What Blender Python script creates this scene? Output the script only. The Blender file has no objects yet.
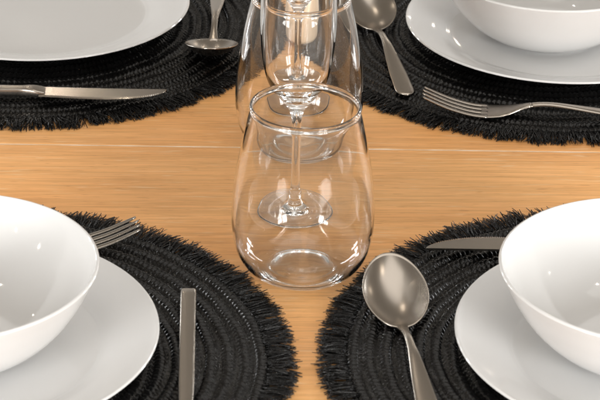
import bpy, math, random
import numpy as np
from mathutils import Matrix, Vector, Euler

random.seed(7)
rng = np.random.default_rng(7)
sc = bpy.context.scene
COL = sc.collection
R = math.radians


# ----------------------------------------------------------------- helpers
def link(name, verts, faces, mat, parent=None, smooth=True, angle=None):
    me = bpy.data.meshes.new(name)
    me.from_pydata([tuple(v) for v in verts], [], [tuple(f) for f in faces])
    me.validate()
    me.materials.append(mat)
    if smooth:
        me.polygons.foreach_set('use_smooth', [True] * len(me.polygons))
        if angle:
            me.set_sharp_from_angle(angle=R(angle))
    o = bpy.data.objects.new(name, me)
    COL.objects.link(o)
    if parent:
        o.parent = parent
    return o


def link_np(name, verts, quads, mat, parent=None):
    me = bpy.data.meshes.new(name)
    nv, nf = len(verts), len(quads)
    me.vertices.add(nv)
    me.vertices.foreach_set('co', np.asarray(verts, np.float32).ravel())
    k = quads.shape[1]
    me.loops.add(nf * k)
    me.loops.foreach_set('vertex_index', np.asarray(quads, np.int32).ravel())
    me.polygons.add(nf)
    me.polygons.foreach_set('loop_start', np.arange(0, nf * k, k, dtype=np.int32))
    me.polygons.foreach_set('use_smooth', np.ones(nf, bool))
    me.update(calc_edges=True)
    me.materials.append(mat)
    o = bpy.data.objects.new(name, me)
    COL.objects.link(o)
    if parent:
        o.parent = parent
    return o


def empty(name, loc=(0, 0, 0), rot=(0, 0, 0)):
    o = bpy.data.objects.new(name, None)
    o.empty_display_size = .02
    COL.objects.link(o)
    o.location = loc
    o.rotation_euler = rot
    return o


def tag(o, label, cat, group=None):
    o['label'] = label
    o['category'] = cat
    if group:
        o['group'] = group
    return o


def copy_tree(o, parent=None):
    c = o.copy()
    COL.objects.link(c)
    c.parent = parent
    for ch in [x for x in o.children]:
        copy_tree(ch, c)
    return c


def place(o, loc, rz=0, rx=0, ry=0):
    o.location = loc
    o.rotation_euler = (R(rx), R(ry), R(rz))
    return o


def smooth_profile(pts, n=6):
    """Catmull-Rom through (r, z) points; a point with a third value True stays a corner."""
    P = [np.array(p[:2], float) for p in pts]
    out = []
    for i in range(len(P) - 1):
        p1, p2 = P[i], P[i + 1]
        p0 = P[i - 1] if i > 0 and len(pts[i]) < 3 else 2 * p1 - p2
        p3 = P[i + 2] if i + 2 < len(P) and len(pts[i + 1]) < 3 else 2 * p2 - p1
        for k in range(n):
            t = k / n
            out.append(.5 * ((2 * p1) + (p2 - p0) * t + (2 * p0 - 5 * p1 + 4 * p2 - p3) * t * t
                             + (3 * p1 - p0 - 3 * p2 + p3) * t ** 3))
    out.append(P[-1])
    return [(max(0., float(a)), float(b)) for a, b in out]


def lathe(name, prof, mat, parent=None, seg=96, angle=None):
    verts, faces, idx = [], [], []
    for r, z in prof:
        if r < 1e-6:
            idx.append([len(verts)])
            verts.append((0, 0, z))
        else:
            s = len(verts)
            for k in range(seg):
                a = 2 * math.pi * k / seg
                verts.append((r * math.cos(a), r * math.sin(a), z))
            idx.append(list(range(s, s + seg)))
    for A, B in zip(idx[:-1], idx[1:]):
        for k in range(seg):
            k2 = (k + 1) % seg
            if len(A) == 1 and len(B) == 1:
                continue
            if len(A) == 1:
                faces.append((A[0], B[k2], B[k]))
            elif len(B) == 1:
                faces.append((A[k], A[k2], B[0]))
            else:
                faces.append((A[k], A[k2], B[k2], B[k]))
    return link(name, verts, faces, mat, parent, angle=angle)


def sweep(path, w, t, ring=16, power=2.6, caps=True):
    """Superellipse section (half widths w, t) along a path in the local x-z plane: list of (x, z)."""
    verts, faces = [], []
    n = len(path)
    for i, (x, z) in enumerate(path):
        a = path[max(0, i - 1)]
        b = path[min(n - 1, i + 1)]
        d = np.array([b[0] - a[0], b[1] - a[1]])
        d /= np.linalg.norm(d) + 1e-12
        nx, nz = -d[1], d[0]
        if nz < 0:
            nx, nz = -nx, -nz
        for k in range(ring):
            ph = 2 * math.pi * k / ring
            c, s = math.cos(ph), math.sin(ph)
            u = math.copysign(abs(c) ** (2 / power), c) * w[i]
            v = math.copysign(abs(s) ** (2 / power), s) * t[i]
            verts.append((x + nx * v, u, z + nz * v))
    for i in range(n - 1):
        for k in range(ring):
            k2 = (k + 1) % ring
            faces.append((i * ring + k, i * ring + k2, (i + 1) * ring + k2, (i + 1) * ring + k))
    if caps:
        faces.append(tuple(range(ring - 1, -1, -1)))
        faces.append(tuple((n - 1) * ring + k for k in range(ring)))
    return verts, faces


def interp(xs, tab):
    a = np.array(tab, float)
    o = np.argsort(a[:, 0])
    a = a[o]
    # smooth (monotone-ish) interpolation by dense linear + box blur
    g = np.linspace(a[0, 0], a[-1, 0], 400)
    y = np.interp(g, a[:, 0], a[:, 1])
    k = np.ones(31) / 31
    yp = np.pad(y, 15, mode='reflect', reflect_type='odd')
    y = np.convolve(yp, k, mode='valid')
    return np.interp(xs, g, y)


# --------------------------------------------------------------- materials
def new_mat(name):
    m = bpy.data.materials.new(name)
    m.use_nodes = True
    nt = m.node_tree
    b = nt.nodes['Principled BSDF']
    return m, nt, b


def N(nt, t, **kw):
    n = nt.nodes.new(t)
    for k, v in kw.items():
        setattr(n, k, v)
    return n


def mat_wood():
    m, nt, b = new_mat('oak_veneer')
    L = nt.links.new
    tc = N(nt, 'ShaderNodeTexCoord')
    mp = N(nt, 'ShaderNodeMapping')
    mp.inputs['Rotation'].default_value = (0, 0, R(-1.2))
    L(tc.outputs['Object'], mp.inputs['Vector'])

    def noise(scale, sx, sy, detail, rough=.55, dist=0):
        q = N(nt, 'ShaderNodeMapping')
        q.inputs['Scale'].default_value = (sx, sy, 1)
        L(mp.outputs[0], q.inputs['Vector'])
        n = N(nt, 'ShaderNodeTexNoise')
        n.inputs['Scale'].default_value = scale
        n.inputs['Detail'].default_value = detail
        n.inputs['Roughness'].default_value = rough
        n.inputs['Distortion'].default_value = dist
        L(q.outputs[0], n.inputs['Vector'])
        return n

    def ramp(src, p0, c0, p1, c1):
        r = N(nt, 'ShaderNodeValToRGB')
        r.color_ramp.elements[0].position = p0
        r.color_ramp.elements[0].color = (*c0, 1)
        r.color_ramp.elements[1].position = p1
        r.color_ramp.elements[1].color = (*c1, 1)
        L(src, r.inputs[0])
        return r

    def mix(kind, fac, a, c):
        x = N(nt, 'ShaderNodeMix', data_type='RGBA', blend_type=kind)
        if isinstance(fac, float):
            x.inputs[0].default_value = fac
        else:
            L(fac, x.inputs[0])
        L(a, x.inputs[6])
        if isinstance(c, tuple):
            x.inputs[7].default_value = (*c, 1)
        else:
            L(c, x.inputs[7])
        return x.outputs[2]

    broad = noise(1, 1.6, 9, 5, .6, .5)
    base = ramp(broad.outputs['Fac'], .32, (.80, .385, .130), .70, (.90, .505, .205))
    fine = noise(1, 17, 430, 3, .68, .35)
    streak = ramp(fine.outputs['Fac'], .38, (.80, .74, .66), .56, (1.03, 1.03, 1.03))
    col = mix('MULTIPLY', .60, base.outputs[0], streak.outputs[0])
    band = noise(1, 4.5, 130, 3, .6, .6)
    br = ramp(band.outputs['Fac'], .38, (.86, .82, .76), .60, (1.03, 1.03, 1.03))
    col = mix('MULTIPLY', .70, col, br.outputs[0])
    # short dark pores along the grain
    pore = noise(1, 60, 720, 2, .5, .3)
    pr = ramp(pore.outputs['Fac'], .27, (.62, .52, .43), .37, (1, 1, 1))
    col = mix('MULTIPLY', .70, col, pr.outputs[0])
    # pale flecks (medullary rays), a few centimetres long
    fl = noise(1, 24, 330, 2, .5, .7)
    fr = ramp(fl.outputs['Fac'], .61, (0, 0, 0), .72, (.60, .60, .60))
    col = mix('MIX', fr.outputs[0], col, (.86, .60, .34))
    L(col, b.inputs['Base Color'])
    rr = N(nt, 'ShaderNodeMapRange')
    rr.inputs['To Min'].default_value = .34
    rr.inputs['To Max'].default_value = .50
    L(fine.outputs['Fac'], rr.inputs['Value'])
    L(rr.outputs[0], b.inputs['Roughness'])
    bu = N(nt, 'ShaderNodeBump')
    bu.inputs['Strength'].default_value = .12
    bu.inputs['Distance'].default_value = .0006
    L(fine.outputs['Fac'], bu.inputs['Height'])
    L(bu.outputs[0], b.inputs['Normal'])
    return m


def mat_plain(name, col, rough, metallic=0., ior=1.5, coat=0., spec=.5):
    m, nt, b = new_mat(name)
    b.inputs['Base Color'].default_value = (*col, 1)
    b.inputs['Roughness'].default_value = rough
    b.inputs['Metallic'].default_value = metallic
    b.inputs['IOR'].default_value = ior
    b.inputs['Coat Weight'].default_value = coat
    b.inputs['Specular IOR Level'].default_value = spec
    return m, nt, b


def mat_porcelain():
    m, nt, b = mat_plain('white_glaze', (.68, .68, .678), .10)
    L = nt.links.new
    tc = N(nt, 'ShaderNodeTexCoord')
    n = N(nt, 'ShaderNodeTexNoise')
    n.inputs['Scale'].default_value = 18
    n.inputs['Detail'].default_value = 3
    L(tc.outputs['Object'], n.inputs['Vector'])
    rr = N(nt, 'ShaderNodeMapRange')
    rr.inputs['To Min'].default_value = .035
    rr.inputs['To Max'].default_value = .075
    L(n.outputs['Fac'], rr.inputs['Value'])
    L(rr.outputs[0], b.inputs['Roughness'])
    bu = N(nt, 'ShaderNodeBump')
    bu.inputs['Strength'].default_value = .09
    bu.inputs['Distance'].default_value = .002
    L(n.outputs['Fac'], bu.inputs['Height'])
    L(bu.outputs[0], b.inputs['Normal'])
    return m


def mat_steel(name, rough, sx=30, sy=900, col=(.43, .39, .345)):
    m, nt, b = mat_plain(name, col, rough, 1.)
    L = nt.links.new
    tc = N(nt, 'ShaderNodeTexCoord')
    q = N(nt, 'ShaderNodeMapping')
    q.inputs['Scale'].default_value = (sx, sy, 100)
    L(tc.outputs['Object'], q.inputs['Vector'])
    n = N(nt, 'ShaderNodeTexNoise')
    n.inputs['Scale'].default_value = 1
    n.inputs['Detail'].default_value = 3
    L(q.outputs[0], n.inputs['Vector'])
    mx = N(nt, 'ShaderNodeMath', operation='MULTIPLY')
    L(n.outputs['Fac'], mx.inputs[0])
    mx.inputs[1].default_value = .5
    rr = N(nt, 'ShaderNodeMapRange')
    rr.inputs['From Max'].default_value = .5
    rr.inputs['To Min'].default_value = rough * .94
    rr.inputs['To Max'].default_value = rough * 1.08
    L(mx.outputs[0], rr.inputs['Value'])
    L(rr.outputs[0], b.inputs['Roughness'])
    bu = N(nt, 'ShaderNodeBump')
    bu.inputs['Strength'].default_value = .012
    bu.inputs['Distance'].default_value = .0003
    L(n.outputs['Fac'], bu.inputs['Height'])
    L(bu.outputs[0], b.inputs['Normal'])
    return m


def mat_straw():
    m, nt, b = mat_plain('black_straw', (.006, .0055, .0055), .26, spec=.33)
    L = nt.links.new
    tc = N(nt, 'ShaderNodeTexCoord')
    n = N(nt, 'ShaderNodeTexNoise')
    n.inputs['Scale'].default_value = 420
    n.inputs['Detail'].default_value = 3
    L(tc.outputs['Object'], n.inputs['Vector'])
    n2 = N(nt, 'ShaderNodeTexNoise')
    n2.inputs['Scale'].default_value = 45
    n2.inputs['Detail'].default_value = 4
    L(tc.outputs['Object'], n2.inputs['Vector'])
    cr = N(nt, 'ShaderNodeValToRGB')
    cr.color_ramp.elements[0].color = (.0016, .0015, .0015, 1)
    cr.color_ramp.elements[1].color = (.0045, .0042, .0042, 1)
    cr.color_ramp.elements[0].position = .35
    cr.color_ramp.elements[1].position = .75
    L(n2.outputs['Fac'], cr.inputs[0])
    L(cr.outputs[0], b.inputs['Base Color'])
    rr = N(nt, 'ShaderNodeMapRange')
    rr.inputs['To Min'].default_value = .15
    rr.inputs['To Max'].default_value = .36
    L(n.outputs['Fac'], rr.inputs['Value'])
    L(rr.outputs[0], b.inputs['Roughness'])
    bu = N(nt, 'ShaderNodeBump')
    bu.inputs['Strength'].default_value = .35
    bu.inputs['Distance'].default_value = .0006
    L(n.outputs['Fac'], bu.inputs['Height'])
    L(bu.outputs[0], b.inputs['Normal'])
    return m


def mat_glass():
    m = bpy.data.materials.new('clear_glass')
    m.use_nodes = True
    nt = m.node_tree
    nt.nodes.clear()
    o = N(nt, 'ShaderNodeOutputMaterial')
    g = N(nt, 'ShaderNodeBsdfGlass')
    g.inputs['Color'].default_value = (.998, 1, 1, 1)
    g.inputs['IOR'].default_value = 1.52
    g.inputs['Roughness'].default_value = 0
    nt.links.new(g.outputs[0], o.inputs['Surface'])
    return m


def mat_palewood():
    m, nt, b = mat_plain('pale_beech', (.60, .44, .29), .45)
    L = nt.links.new
    tc = N(nt, 'ShaderNodeTexCoord')
    q = N(nt, 'ShaderNodeMapping')
    q.inputs['Scale'].default_value = (260, 260, 9)
    L(tc.outputs['Object'], q.inputs['Vector'])
    n = N(nt, 'ShaderNodeTexNoise')
    n.inputs['Scale'].default_value = 1
    n.inputs['Detail'].default_value = 3
    L(q.outputs[0], n.inputs['Vector'])
    cr = N(nt, 'ShaderNodeValToRGB')
    cr.color_ramp.elements[0].color = (.60, .43, .28, 1)
    cr.color_ramp.elements[1].color = (.74, .57, .41, 1)
    L(n.outputs['Fac'], cr.inputs[0])
    L(cr.outputs[0], b.inputs['Base Color'])
    return m


WOOD = mat_wood()
GLAZE = mat_porcelain()
STEEL = mat_steel('satin_steel', .25)
BLADE = mat_steel('polished_steel', .20, 20, 500, (.42, .385, .345))
STRAW = mat_straw()
GLASS = mat_glass()
BEECH = mat_palewood()
STRIP, snt, sb = mat_plain('joint_highlight', (.80, .62, .45), .4)  # pale colour stands in for the highlight on the joint's bevels
stc = N(snt, 'ShaderNodeTexCoord')
sn = N(snt, 'ShaderNodeTexNoise')
sn.inputs['Scale'].default_value = 26
sn.inputs['Detail'].default_value = 4
scr = N(snt, 'ShaderNodeValToRGB')
scr.color_ramp.elements[0].position = .40
scr.color_ramp.elements[0].color = (.78, .52, .29, 1)
scr.color_ramp.elements[1].position = .58
scr.color_ramp.elements[1].color = (.90, .72, .54, 1)
snt.links.new(stc.outputs['Object'], sn.inputs['Vector'])
snt.links.new(sn.outputs['Fac'], scr.inputs[0])
snt.links.new(scr.outputs[0], sb.inputs['Base Color'])


# ------------------------------------------------------------------- table
def slab(name, x0, x1, y0, y1, z0, z1, mat, parent, bev):
    import bmesh
    bm = bmesh.new()
    v = [bm.verts.new((x, y, z)) for z in (z0, z1) for y in (y0, y1) for x in (x0, x1)]
    for f in ((0, 2, 3, 1), (4, 5, 7, 6), (0, 1, 5, 4), (2, 6, 7, 3), (0, 4, 6, 2), (1, 3, 7, 5)):
        bm.faces.new([v[i] for i in f])
    if bev:
        bmesh.ops.bevel(bm, geom=bm.edges[:], offset=bev, segments=2, affect='EDGES', profile=.5)
    me = bpy.data.meshes.new(name)
    bm.to_mesh(me)
    bm.free()
    me.materials.append(mat)
    o = bpy.data.objects.new(name, me)
    COL.objects.link(o)
    o.parent = parent
    return o


SEAM = 1.6176
table = tag(empty('dining_table', (0, SEAM, 0), (0, 0, R(1.25))),
            'light oak dining table with fine grain and a joint line with a painted pale highlight across it', 'table')
slab('board', -.50, .50, -.92, -.0010, -.032, 0, WOOD, table, .0009)
slab('board', -.50, .50, .0010, .92, -.032, 0, WOOD, table, .0009)
slab('joint_highlight_strip', -.499, .499, -.0009, .0009, -.030, -.0002, STRIP, table, 0)


# --------------------------------------------------------------- placemats
def make_placemat():
    pitch, r_in, r_out = .0113, .0115, .2070
    nring = int(round((r_out - r_in) / pitch))
    pitch = (r_out - r_in) / nring
    nth, sub = 1920, 9
    rs, prof = [], []
    for k in range(nring):
        for j in range(sub):
            t = j / sub
            rs.append(r_in + (k + t) * pitch)
            prof.append((k, t))
    rs.append(r_out)
    prof.append((nring, 0))
    th = np.linspace(0, 2 * np.pi, nth, endpoint=False)
    Z = np.zeros((len(rs), nth))
    RR = np.zeros((len(rs), nth))
    wob = [rng.uniform(0, 6.28, 4) for _ in range(nring + 1)]
    for i, (k, t) in enumerate(prof):
        rc = r_in + (k + .5) * pitch
        ns = max(8, int(round(2 * np.pi * rc / .0043)))
        w = wob[k]
        irregular = .6 * np.sin(5 * th + w[0]) + .5 * np.sin(13 * th + w[1]) + .35 * np.sin(41 * th + w[2])
        # one plait per coil, its flat straws lying across it
        if t < .80:
            u = t / .80
            body = (1 - abs(2 * u - 1) ** 2.6) ** .6
            slub = .80 + .20 * np.sin(3 * th + w[2]) * np.sin(17 * th + w[3]) + .10 * np.sin(89 * th + w[1])
            ph = ns * th + 1.5 * irregular + 2 * np.pi * (u - .5) * (.55 + .25 * np.sin(9 * th + w[0]))
            strand = np.abs(np.sin(ph / 2)) ** .8
            fibre = .00016 * np.sin(3.3 * ph + 9 * u)
            Z[i] = .0008 + body * (.0027 * slub + .0015 * strand + fibre)
        else:   # the sewing cord in the groove between two coils
            u = (t - .80) / .20
            body = np.sin(np.pi * u) ** .7 if 0 < u < 1 else 0
            ns2 = int(ns * .9)
            strand = np.abs(np.sin((ns2 * th + w[3] + irregular) / 2)) ** .6
            Z[i] = .0009 + body * (.0006 + .0016 * strand)
        RR[i] = rs[i] + .00035 * np.sin(7 * th + w[1]) + .00025 * np.sin(23 * th + w[0])
    X, Y = RR * np.cos(th), RR * np.sin(th)
    V = np.stack([X, Y, Z], -1).reshape(-1, 3)
    a = np.arange(len(rs) - 1)[:, None] * nth
    j = np.arange(nth)[None]
    j2 = (j + 1) % nth
    Q = np.stack([a + j, a + nth + j, a + nth + j2, a + j2], -1).reshape(-1, 4)
    # centre button and flat underside
    V = np.concatenate([V, [[0, 0, .003]] * nth * np.ones((nth, 1)) if False else np.stack(
        [.0005 * np.cos(th), .0005 * np.sin(th), np.full(nth, .003)], -1),
        np.stack([r_out * np.cos(th), r_out * np.sin(th), np.full(nth, .0003)], -1),
        np.stack([.0005 * np.cos(th), .0005 * np.sin(th), np.full(nth, .0003)], -1)])
    c0 = len(rs) * nth
    jj = np.arange(nth)
    j2 = (jj + 1) % nth
    last = (len(rs) - 1) * nth
    Q = np.concatenate([Q,
                        np.stack([c0 + jj, jj, j2, c0 + j2], -1),
                        np.stack([last + jj, c0 + nth + jj, c0 + nth + j2, last + j2], -1),
                        np.stack([c0 + nth + jj, c0 + 2 * nth + jj, c0 + 2 * nth + j2, c0 + nth + j2], -1)])
    mat = link_np('placemat', V, Q, STRAW)

    # fringe: loose straw ends round the rim
    ns, seg = 4600, 6
    a0 = np.linspace(0, 2 * np.pi, ns, endpoint=False) + rng.normal(0, .0016, ns)
    clump = .10 * np.sin(a0 * 61 + 1) + .12 * np.sin(a0 * 37) + .10 * np.sin(a0 * 113 + 2)
    ln = .0204 + rng.normal(0, .0014, ns) + .0012 * np.sin(a0 * 29) + .0012 * np.sin(a0 * 53 + 1)
    ln[rng.random(ns) < .05] *= .72
    yaw = clump + rng.normal(0, .13, ns)
    curl = rng.normal(0, .45, ns)
    layer = rng.random(ns)
    z0 = .0006 + .0030 * layer
    rise = rng.normal(.03, .06, ns) + .10 * layer
    droop = rng.uniform(.1, .5, ns)
    wid = rng.uniform(.00032, .00062, ns)
    verts, quads = [], []
    for s in range(ns):
        e = np.array([math.cos(a0[s]), math.sin(a0[s]), 0])
        tng = np.array([-e[1], e[0], 0])
        p = e * (.2040 + rng.uniform(-.002, .001)) + np.array([0, 0, z0[s]])
        ang, el = yaw[s], rise[s]
        b0 = len(verts)
        twist = rng.uniform(0, 3.14)
        for k in range(seg):
            f = k / (seg - 1)
            d = (e * math.cos(ang) + tng * math.sin(ang)) * math.cos(el) + np.array([0, 0, math.sin(el)])
            side = np.cross(d, [0, 0, 1])
            side /= np.linalg.norm(side)
            up = np.cross(side, d)
            wd = wid[s] * (1.0 if f < .75 else (1 - .30 * (f - .75) / .25))
            for q in range(4):
                an = twist + q * math.pi / 2 + f * .8
                verts.append(p + side * math.cos(an) * wd + up * math.sin(an) * wd * .55)
            p = p + d * ln[s] / (seg - 1)
            if p[2] < .0007:
                p[2] = .0007
                el = max(el, .0)
            ang += curl[s] / (seg - 1)
            el -= droop[s] / (seg - 1)
        for k in range(seg - 1):
            for q in range(4):
                q2 = (q + 1) % 4
                quads.append((b0 + 4 * k + q, b0 + 4 * k + q2, b0 + 4 * k + 4 + q2, b0 + 4 * k + 4 + q))
        quads.append((b0 + 3, b0 + 2, b0 + 1, b0))
        t = b0 + 4 * (seg - 1)
        quads.append((t, t + 1, t + 2, t + 3))
    fr = link_np('fringe', np.array(verts), np.array(quads), STRAW, mat)
    return mat


MATS = [((-.2235, 1.2735), 20, 'black woven placemat with frayed fringe, under the front left bowl and a steel handle'),
        ((.2385, 1.2945), 95, 'black woven placemat with frayed fringe, under the front right bowl and satin spoon'),
        ((-.2440, 1.8600), 170, 'black woven placemat with frayed fringe, under the empty plate with no bowl'),
        ((.2150, 1.8575), 263, 'black woven placemat with frayed fringe, under the rear bowl and the whole fork')]
mat0 = make_placemat()
for i, ((x, y), rz, lb) in enumerate(MATS):
    o = mat0 if i == 0 else copy_tree(mat0)
    place(o, (x, y, .0002), rz)
    tag(o, lb, 'placemat', 'black fringed placemats')
MZ = .0053            # height of the mats' ridges: what lies on them


# ------------------------------------------------------------------ plates
def make_plate():
    prof = smooth_profile([(0, .0062), (.060, .0060), (.090, .0062), (.0965, .0071), (.1025, .0094), (.1090, .0120), (.118, .0149),
                           (.130, .0182), (.1338, .0196), (.1350, .0190), (.1346, .0178), (.128, .0150),
                           (.112, .0092), (.098, .0048), (.088, .0030), (.084, .0006), (.080, .0000), (.077, .0010),
                           (.074, .0026), (.040, .0030), (0, .0030)], 5)
    return lathe('dinner_plate', prof[::-1], GLAZE, seg=160)


PLATES = [((-.2285, 1.2800), 'white plate beneath the front left bowl, its rim beside the square steel handle'),
          ((.2430, 1.2955), 'white plate beneath the front right bowl, beside the satin spoon'),
          ((-.2402, 1.8618), 'empty white plate with no bowl on it, behind a knife'),
          ((.2269, 1.8408), 'white plate beneath the rear bowl, behind the whole fork')]
pl0 = make_plate()
for i, ((x, y), lb) in enumerate(PLATES):
    o = pl0 if i == 0 else copy_tree(pl0)
    place(o, (x, y, MZ - .0005), i * 70)
    tag(o, lb, 'plate', 'white dinner plates')
PZ = MZ - .0005 + .0062


# ------------------------------------------------------------------- bowls
def make_bowl():
    outer = [(.046, .0030), (.056, .0062), (.070, .0158), (.0825, .0290), (.0920, .0440), (.0985, .0570),
             (.1012, .0628), (.1015, .0640), (.1004, .0649), (.0990, .0640)]
    inner = [(.0958, .0560), (.0888, .0430), (.0790, .0290), (.0660, .0165), (.052, .0086), (.035, .0056), (0, .0050)]
    body = lathe('soup_bowl', smooth_profile([(0, .0022), (.038, .0022)] + outer + inner, 5), GLAZE, seg=160)
    lathe('foot_ring', smooth_profile([(.0385, .0025), (.0392, .0004), (.0412, 0), (.0432, .0005), (.0450, .0032)], 4),
          GLAZE, body, seg=128)
    return body


BOWLS = [((-.2345, 1.2790), 'white bowl cut by the left edge, on the front left plate'),
         ((.2365, 1.2965), 'white bowl with small bright reflections, on the front right plate next to the satin spoon'),
         ((.2180, 1.8400), 'white bowl on the rear right plate, seen from the side behind the fork')]
bw0 = make_bowl()
for i, ((x, y), lb) in enumerate(BOWLS):
    o = bw0 if i == 0 else copy_tree(bw0)
    place(o, (x, y, PZ), i * 50)
    tag(o, lb, 'bowl', 'white bowls')


# ----------------------------------------------------------------- glasses
def make_tumbler():
    outer = [(0, .0034), (.014, .0030), (.0215, .0010), (.0248, .0001), (.0288, .0008), (.0355, .0042), (.0430, .0110),
             (.0485, .0215), (.0513, .0360), (.0517, .0480), (.0510, .0640), (.0488, .0830), (.0455, .1020), (.0418, .1200),
             (.03950, .1300), (.03955, .1318), (.0397, .1335), (.0395, .1349), (.0386, .1356), (.0377, .1350), (.0374, .1335)]
    inner = [(.0377, .1318), (.0381, .1300), (.0404, .1195), (.0442, .1012), (.0474, .0825), (.0497, .0638), (.0504, .0485), (.0499, .0370),
             (.0475, .0230), (.0418, .0122), (.0341, .0064), (.0276, .0048), (.0250, .0052), (.0220, .0072), (.0120, .0094), (0, .0096)]
    return lathe('stemless_wine_glass', smooth_profile(outer + inner, 6), GLASS, seg=160)


tb0 = make_tumbler()
tb1 = copy_tree(tb0)
tag(place(tb0, (.0024, 1.4115, .0003)), 'clear stemless wine glass standing nearest, in front of everything on the bare table',
    'glass', 'stemless wine glasses')
tag(place(tb1, (-.0026, 1.6185, .0003)), 'clear stemless wine glass standing across the pale joint, behind the front flute',
    'glass', 'stemless wine glasses')


def make_flute():
    root = empty('champagne_flute')
    foot = [(0, .0008), (.018, .0010), (.0282, .0002), (.0300, .0004), (.0305, .0012), (.0300, .0020), (.022, .0030), (.012, .0048),
            (.0068, .0075), (.0049, .0115), (.0052, .0150), (.0040, .0190), (.0036, .0240)]
    stem = [(.0036, .0240), (.0034, .0400), (.0034, .0600), (.0037, .0740), (.0042, .0800)]
    bowl = [(.0042, .0800), (.0058, .0860), (.0100, .0925), (.0155, .0985), (.0205, .1060), (.0245, .1180), (.0272, .1340),
            (.0284, .1520), (.0282, .1750), (.0268, .2000), (.0255, .2180), (.0252, .2196), (.0247, .2200), (.0242, .2195),
            (.0244, .2178), (.0257, .2000), (.0271, .1750), (.0273, .1520), (.0261, .1345), (.0233, .1190), (.0190, .1085),
            (.0140, .1022), (.0080, .0985), (0, .0975)]
    lathe('foot', smooth_profile(foot, 6), GLASS, root, 128)
    lathe('stem', smooth_profile(stem, 6), GLASS, root, 128)
    lathe('bowl', smooth_profile(bowl, 6), GLASS, root, 128)
    return root


fl0 = make_flute()
fl1 = copy_tree(fl0)
tag(place(fl0, (-.0042, 1.5080, .0003)), 'clear stemmed flute whose foot shows through the nearest stemless glass', 'flute',
    'stemmed champagne flutes')
tag(place(fl1, (-.0050, 1.7050, .0003)), 'clear stemmed flute whose foot stands behind the rear stemless glass', 'flute',
    'stemmed champagne flutes')


# ------------------------------------------------------------------ grinder
gr = tag(empty('pepper_mill', (-.0005, 1.8385, MZ - .001)),
         'pale beige round-bottomed wooden mill seen only through the glasses', 'pepper mill')
lathe('body', smooth_profile([(0, 0), (.0160, 0), (.0200, .0018), (.0218, .0065), (.0222, .0250), (.0200, .045), (.0165, .062),
                              (.0150, .074), (.0175, .082), (.0160, .086), (0, .0862)], 5), BEECH, gr, 64)
lathe('head', smooth_profile([(0, .0866), (.0155, .0868), (.0175, .092), (.0165, .104), (.0100, .113), (0, .115)], 5), BEECH, gr, 64)


# ------------------------------------------------------------------ cutlery
def spoon_bowl(name, L, W, depth, tilt, parent):
    """egg-shaped bowl, tip towards +x, neck at x = -L/2, tilted so the tip is raised"""
    nph, nr = 72, 18
    verts, faces = [], []

    def outline(ph):
        c, s = math.cos(ph), math.sin(ph)
        x = L / 2 * c
        t = (c + 1) / 2
        w = W * (1.0 + .10 * math.sin((1 - t) * math.pi * 1.0) - .10 * t)
        return x, w * math.copysign(abs(s) ** .94, s)

    def ring(rho, dz, grow):
        out = []
        for k in range(nph):
            x, y = outline(2 * math.pi * k / nph)
            z = -depth * (1 - rho ** 2.3) + dz
            out.append((x * rho * grow, y * rho * grow, z))
        return out
    rings = [ring(i / nr, 0, 1) for i in range(1, nr + 1)]
    rings.append(ring(1.0, -.0005, 1.012))
    rings += [ring(i / nr, -.0013, 1.006) for i in range(nr, 0, -1)]
    verts.append((0, 0, -depth))
    for r_ in rings:
        verts += r_
    verts.append((0, 0, -depth - .0013))
    for k in range(nph):
        faces.append((0, 1 + k, 1 + (k + 1) % nph))
    for i in range(len(rings) - 1):
        a, b = 1 + i * nph, 1 + (i + 1) * nph
        for k in range(nph):
            k2 = (k + 1) % nph
            faces.append((a + k, b + k, b + k2, a + k2))
    a = 1 + (len(rings) - 1) * nph
    e = len(verts) - 1
    for k in range(nph):
        faces.append((a + k, e, a + (k + 1) % nph))
    rot = Matrix.Rotation(-R(tilt), 3, 'Y')
    vs = [rot @ Vector(v) for v in verts]
    zmin = min(v.z for v in vs)
    vs = [(v.x, v.y, v.z - zmin) for v in vs]
    neck = rot @ Vector((-L / 2, 0, 0))
    return link(name, vs, faces, STEEL, parent), (neck.x, neck.z - zmin)


def make_spoon(tilt=17):
    root = empty('dessert_spoon')
    L = .0725
    _, (nx, nz) = spoon_bowl('bowl', L, .0222, .0095, tilt, root)
    xs = np.linspace(nx + .004, nx - .139, 46)
    u = (nx - xs)
    z = interp(xs, [(nx + .004, nz - .0012), (nx - .006, nz + .0012), (nx - .022, nz + .0052), (nx - .045, nz + .0062), (nx - .08, nz + .0030),
                    (nx - .115, .0035), (nx - .139, .0016)])
    w = interp(xs, [(nx + .004, .0046), (nx - .004, .0036), (nx - .014, .0028), (nx - .035, .0031), (nx - .07, .0060), (nx - .10, .0078), (nx - .132, .0084),
                    (nx - .139, .0083)])
    end = np.clip((u - .128) / .0111, 0, 1)
    w = w * np.sqrt(np.clip(1 - end ** 2.2, .0004, 1))
    t = interp(xs, [(nx + .004, .0008), (nx - .010, .0019), (nx - .03, .0017), (nx - .08, .0012), (nx - .139, .0010)])
    v, f = sweep(list(zip(xs, z)), w, t, 20, 2.3)
    link('handle', v, f, STEEL, root)
    return root


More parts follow.
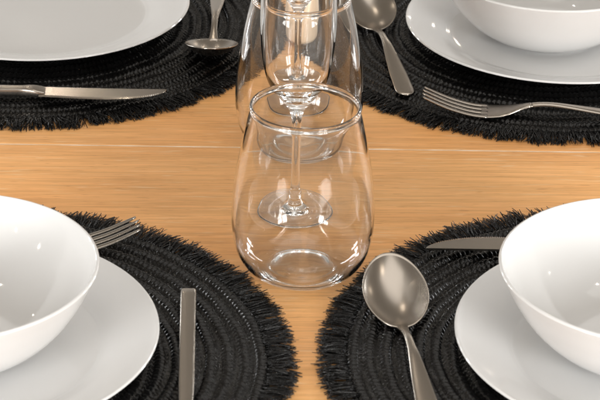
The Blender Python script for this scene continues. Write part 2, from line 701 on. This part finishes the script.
def make_fork():
    root = empty('table_fork')

    def zc(x):
        return interp(x, [(.056, .0185), (.050, .0155), (.030, .0072), (.010, .0020), (-.006, .0014), (-.020, .0034),
                          (-.034, .0085), (-.046, .0112), (-.06, .0115), (-.10, .0078), (-.14, .0028), (-.150, .0018)])
    for k in range(4):
        y = (k - 1.5) * .0070
        xs = np.linspace(-.004, .0505 + (.001 if k in (1, 2) else 0), 22)
        w = interp(xs, [(-.004, .0027), (.006, .0024), (.03, .0022), (.044, .0017), (.052, .0009)])
        t = interp(xs, [(-.004, .0012), (.03, .0011), (.046, .0009), (.052, .0005)])
        v, f = sweep(list(zip(xs, zc(xs))), w, t, 12, 3)
        link('tine', [(a, b + y * (1 - .04 * a / .05), c) for a, b, c in v], f, STEEL, root)
    xs = np.linspace(.0015, -.040, 26)
    w = interp(xs, [(.0015, .0127), (-.006, .0127), (-.014, .0120), (-.023, .0094), (-.031, .0058), (-.040, .0036)])
    t = interp(xs, [(.0015, .0010), (-.02, .0011), (-.040, .0018)])
    v, f = sweep(list(zip(xs, zc(xs))), w, t, 24, 3)
    link('head', v, f, STEEL, root)
    xs = np.linspace(-.0385, -.150, 34)
    w = interp(xs, [(-.0385, .0037), (-.05, .0032), (-.07, .0040), (-.12, .0074), (-.150, .0080)])
    w = w * np.sqrt(np.clip(1 - np.clip((-xs - .140) / .0101, 0, 1) ** 2.2, .0004, 1))
    t = interp(xs, [(-.0385, .0018), (-.07, .0017), (-.150, .0011)])
    v, f = sweep(list(zip(xs, zc(xs))), w, t, 20, 2.3)
    link('handle', v, f, STEEL, root)
    return root


def make_knife(hl=.104, width=.0107):
    """blade from x=0 (bolster) to x=+.113 (tip); serrated edge on +y, straight back on -y"""
    root = empty('table_knife')
    bl, n = .107, 260
    zc = .0068
    top, bot = [], []
    for i in range(n + 1):
        x = bl * i / n
        f = i / n
        wid = .0180 + .0038 * math.sin(min(1, f * 1.25) * math.pi * .62)
        tip = max(0, (f - .42) / .58)
        y = wid * max(0, 1 - tip ** 2.3) ** .58 - .0092
        top.append((x, y))
        bot.append((x, -.0092 + .0008 * math.sin(f * 3.14)))
    verts, faces = [], []
    for (x, y), (_, yb) in zip(top, bot):
        y = max(y, yb + .0002)
        ym, f = y, x / bl
        if .12 < f < .97:
            y += .00042 * (1 if (round(f * n) % 4) < 2 else -1)
        h = .0008
        for yy, zz in ((yb, zc - h), (yb, zc + h), (yb + (ym - yb) * .86, zc + h * .8), (y, zc), (yb + (ym - yb) * .86, zc - h * .8)):
            verts.append((x, yy, zz))
    for i in range(n):
        for k in range(5):
            k2 = (k + 1) % 5
            faces.append((5 * i + k, 5 * i + 5 + k, 5 * i + 5 + k2, 5 * i + k2))
    faces.append((0, 1, 2, 3, 4))
    faces.append(tuple(5 * n + k for k in (4, 3, 2, 1, 0)))
    link('blade', verts, faces, BLADE, root, smooth=False)
    # handle with a waisted bolster
    xs = np.concatenate([np.linspace(.0045, -.018, 16), np.linspace(-.02, -hl - .0005, 24), [-hl - .0012, -hl - .0016]])
    hw = width / 2
    w = interp(xs, [(.005, .0062), (.001, .0071), (-.006, .0062), (-.014, .0045), (-.024, .0048), (-.05, hw), (-hl - .002, hw * 1.02)])
    t = interp(xs, [(.005, .0014), (0, .0026), (-.007, .0038), (-.016, .0034), (-.03, .0033), (-.06, .0033), (-hl - .002, .0034)])
    w[-2] *= .96
    t[-2] *= .93
    w[-1] *= .84
    t[-1] *= .72
    z = np.full(len(xs), zc - .0012)
    z = np.minimum(z, zc - .0010)
    v, f = sweep(list(zip(xs, z)), w, t, 28, 5.5)
    zm = min(a[2] for a in v)
    link('handle', v, f, STEEL, root, angle=50)
    return root


GC = 'steel cutlery laid on the mats'
sp0 = make_spoon()
# spoon local: bowl centre at origin, tip +x
tag(place(sp0, (.0692, 1.3570, MZ - .0004), 97.5), 'satin steel spoon with its bowl beside the front right plate', 'spoon', GC)
sp1 = copy_tree(sp0)
tag(place(sp1, (.0605, 1.8820, MZ - .0004), 99.5), 'steel spoon left of the rear bowl, handle towards the fork tines', 'spoon', GC)
sp2 = copy_tree(sp0)
tag(place(sp2, (-.0812, 1.7840, MZ - .0004), 270), 'steel spoon seen from its tip, right of the empty plate', 'spoon', GC)

fk0 = make_fork()
tag(place(fk0, (.1525, 1.6835, MZ - .0008), 175), 'steel fork lying across the fringed mat in front of the rear bowl', 'fork', GC)
fk1 = copy_tree(fk0)
tag(place(fk1, (-.1690, 1.4310, MZ - .0008), 14), 'steel fork with only its tines showing behind the front left bowl', 'fork', GC)

kn0 = make_knife()
tag(place(kn0, (-.2220, 1.6890, MZ + .0130), .4, 180), 'steel knife lying in front of the empty plate, blade pointing at the glasses', 'knife', GC)
kn1 = copy_tree(kn0)
tag(place(kn1, (.2010, 1.4375, MZ + .0140), 180, 180), 'steel knife with serrated blade half hidden behind the front right bowl', 'knife', GC)
kn2 = make_knife(.172, .0110)
tag(place(kn2, (-.0702, 1.1865, MZ), 272.5), 'steel knife showing its square-ended handle beside the front left plate', 'knife', GC)


# ------------------------------------------------------------------- camera
cam = bpy.data.cameras.new('camera')
co = bpy.data.objects.new('camera', cam)
COL.objects.link(co)
PITCH, ROLL, H, FPX = 27.626, 1.3565, .7985, 2205.1
M = Matrix.Translation((0, 0, H)) @ Matrix.Rotation(R(90 - PITCH), 4, 'X') @ Matrix.Rotation(R(ROLL), 4, 'Z')
co.matrix_world = M
cam.sensor_width = 36
cam.lens = FPX / 600 * 36
cam.clip_start = .05
cam.clip_end = 60
cam.dof.use_dof = True
cam.dof.focus_distance = 1.74
cam.dof.aperture_fstop = 22
sc.camera = co

# ----------------------------------------------------------------- lighting
w = bpy.data.worlds.new('World')
sc.world = w
w.use_nodes = True
nt = w.node_tree
bg = nt.nodes['Background']
tc = N(nt, 'ShaderNodeTexCoord')
sp = N(nt, 'ShaderNodeSeparateXYZ')
nt.links.new(tc.outputs['Generated'], sp.inputs[0])
cr = N(nt, 'ShaderNodeValToRGB')
el = cr.color_ramp.elements
el[0].position = .20
el[0].color = (.25, .19, .14, 1)
el[1].position = .95
el[1].color = (.42, .37, .31, 1)
for p, c3 in ((.42, (.55, .49, .42)), (.49, (1.1, 1.05, .98)), (.60, (1.0, .95, .88)), (.72, (.46, .41, .35))):
    e = el.new(p)
    e.color = (*c3, 1)
mr = N(nt, 'ShaderNodeMapRange')
mr.inputs['From Min'].default_value = -1
nt.links.new(sp.outputs['Z'], mr.inputs['Value'])
nt.links.new(mr.outputs[0], cr.inputs[0])
nt.links.new(cr.outputs[0], bg.inputs['Color'])
bg.inputs['Strength'].default_value = .42


def area(name, loc, target, sx, sy, power, col, shape='RECTANGLE'):
    l = bpy.data.lights.new(name, 'AREA')
    l.shape = shape
    l.size = sx
    l.size_y = sy
    l.energy = power
    l.color = col
    o = bpy.data.objects.new(name, l)
    COL.objects.link(o)
    o.location = loc
    o.rotation_euler = (Vector(target) - Vector(loc)).to_track_quat('-Z', 'Y').to_euler()
    return o


C = (0, 1.55, 0)
# windows behind the camera to its left and right, each with two panes
for d in (-.25, .25):
    area('window_light', (1.80 + d * .8, -1.0 + d * .6, .66), (0, 1.5, .1), .40, .84, 34, (1., .985, .96))
    area('window_light', (-1.75 + d * .8, -.9 - d * .6, .64), (0, 1.5, .1), .40, .84, 22, (1., .985, .96))
# narrow strip lights added beyond the table to brighten the glass edges
for x, y, p in ((2.1, 3.9, 9), (2.75, 3.1, 9), (-2.1, 4.0, 11), (-2.75, 3.2, 9), (-2.45, 3.65, 9), (2.45, 3.5, 9)):
    area('glass_edge_light', (x, y, .44), (0, 1.5, .15), .22, .78, p * .8, (.97, .985, 1.))
# small point lights, added far right and left for bright dots in the bowls
for x, y, z in ((4.8, 3.1, .95), (5.1, 1.25, 1.05), (3.9, -1.4, 1.85), (4.6, 2.3, 1.9), (-4.9, .4, 1.9), (-3.6, -1.2, 2.0)):
    l = bpy.data.lights.new('bowl_dot_light', 'POINT')
    l.energy = 7
    l.shadow_soft_size = .018
    l.color = (1., .90, .78)
    o = bpy.data.objects.new('bowl_dot_light', l)
    COL.objects.link(o)
    o.location = (x, y, z)
# bounce off the ceiling
area('ceiling_bounce', (.3, 1.3, 2.5), (0, 1.5, 0), 2.6, 2.2, 17, (1., .96, .91))
# recessed downlights spread over the room's ceiling
for x, y, p in ((-.22, 3.2, 5), (.95, 8.2, 10), (2.65, 10, 12), (1.64, 1.2, 6), (-1.7, 1.3, 5), (4.6, -1.9, 10),
                (4.1, 4.7, 8), (-3.2, 4.4, 6), (-.9, 6.6, 6), (-.3, -.8, 5)):
    l = bpy.data.lights.new('downlight', 'POINT')
    l.energy = p
    l.shadow_soft_size = .013
    l.color = (1., .86, .70)
    o = bpy.data.objects.new('downlight', l)
    COL.objects.link(o)
    o.location = (x, y, 2.4)

sc.view_settings.view_transform = 'Standard'
sc.view_settings.look = 'None'
sc.view_settings.exposure = .52
sc.view_settings.gamma = 1
c = sc.cycles
c.use_denoising = True
c.caustics_reflective = False
c.caustics_refractive = True
c.blur_glossy = .4
c.sample_clamp_indirect = 15
c.max_bounces = 20
c.transmission_bounces = 20
c.glossy_bounces = 8
c.diffuse_bounces = 4
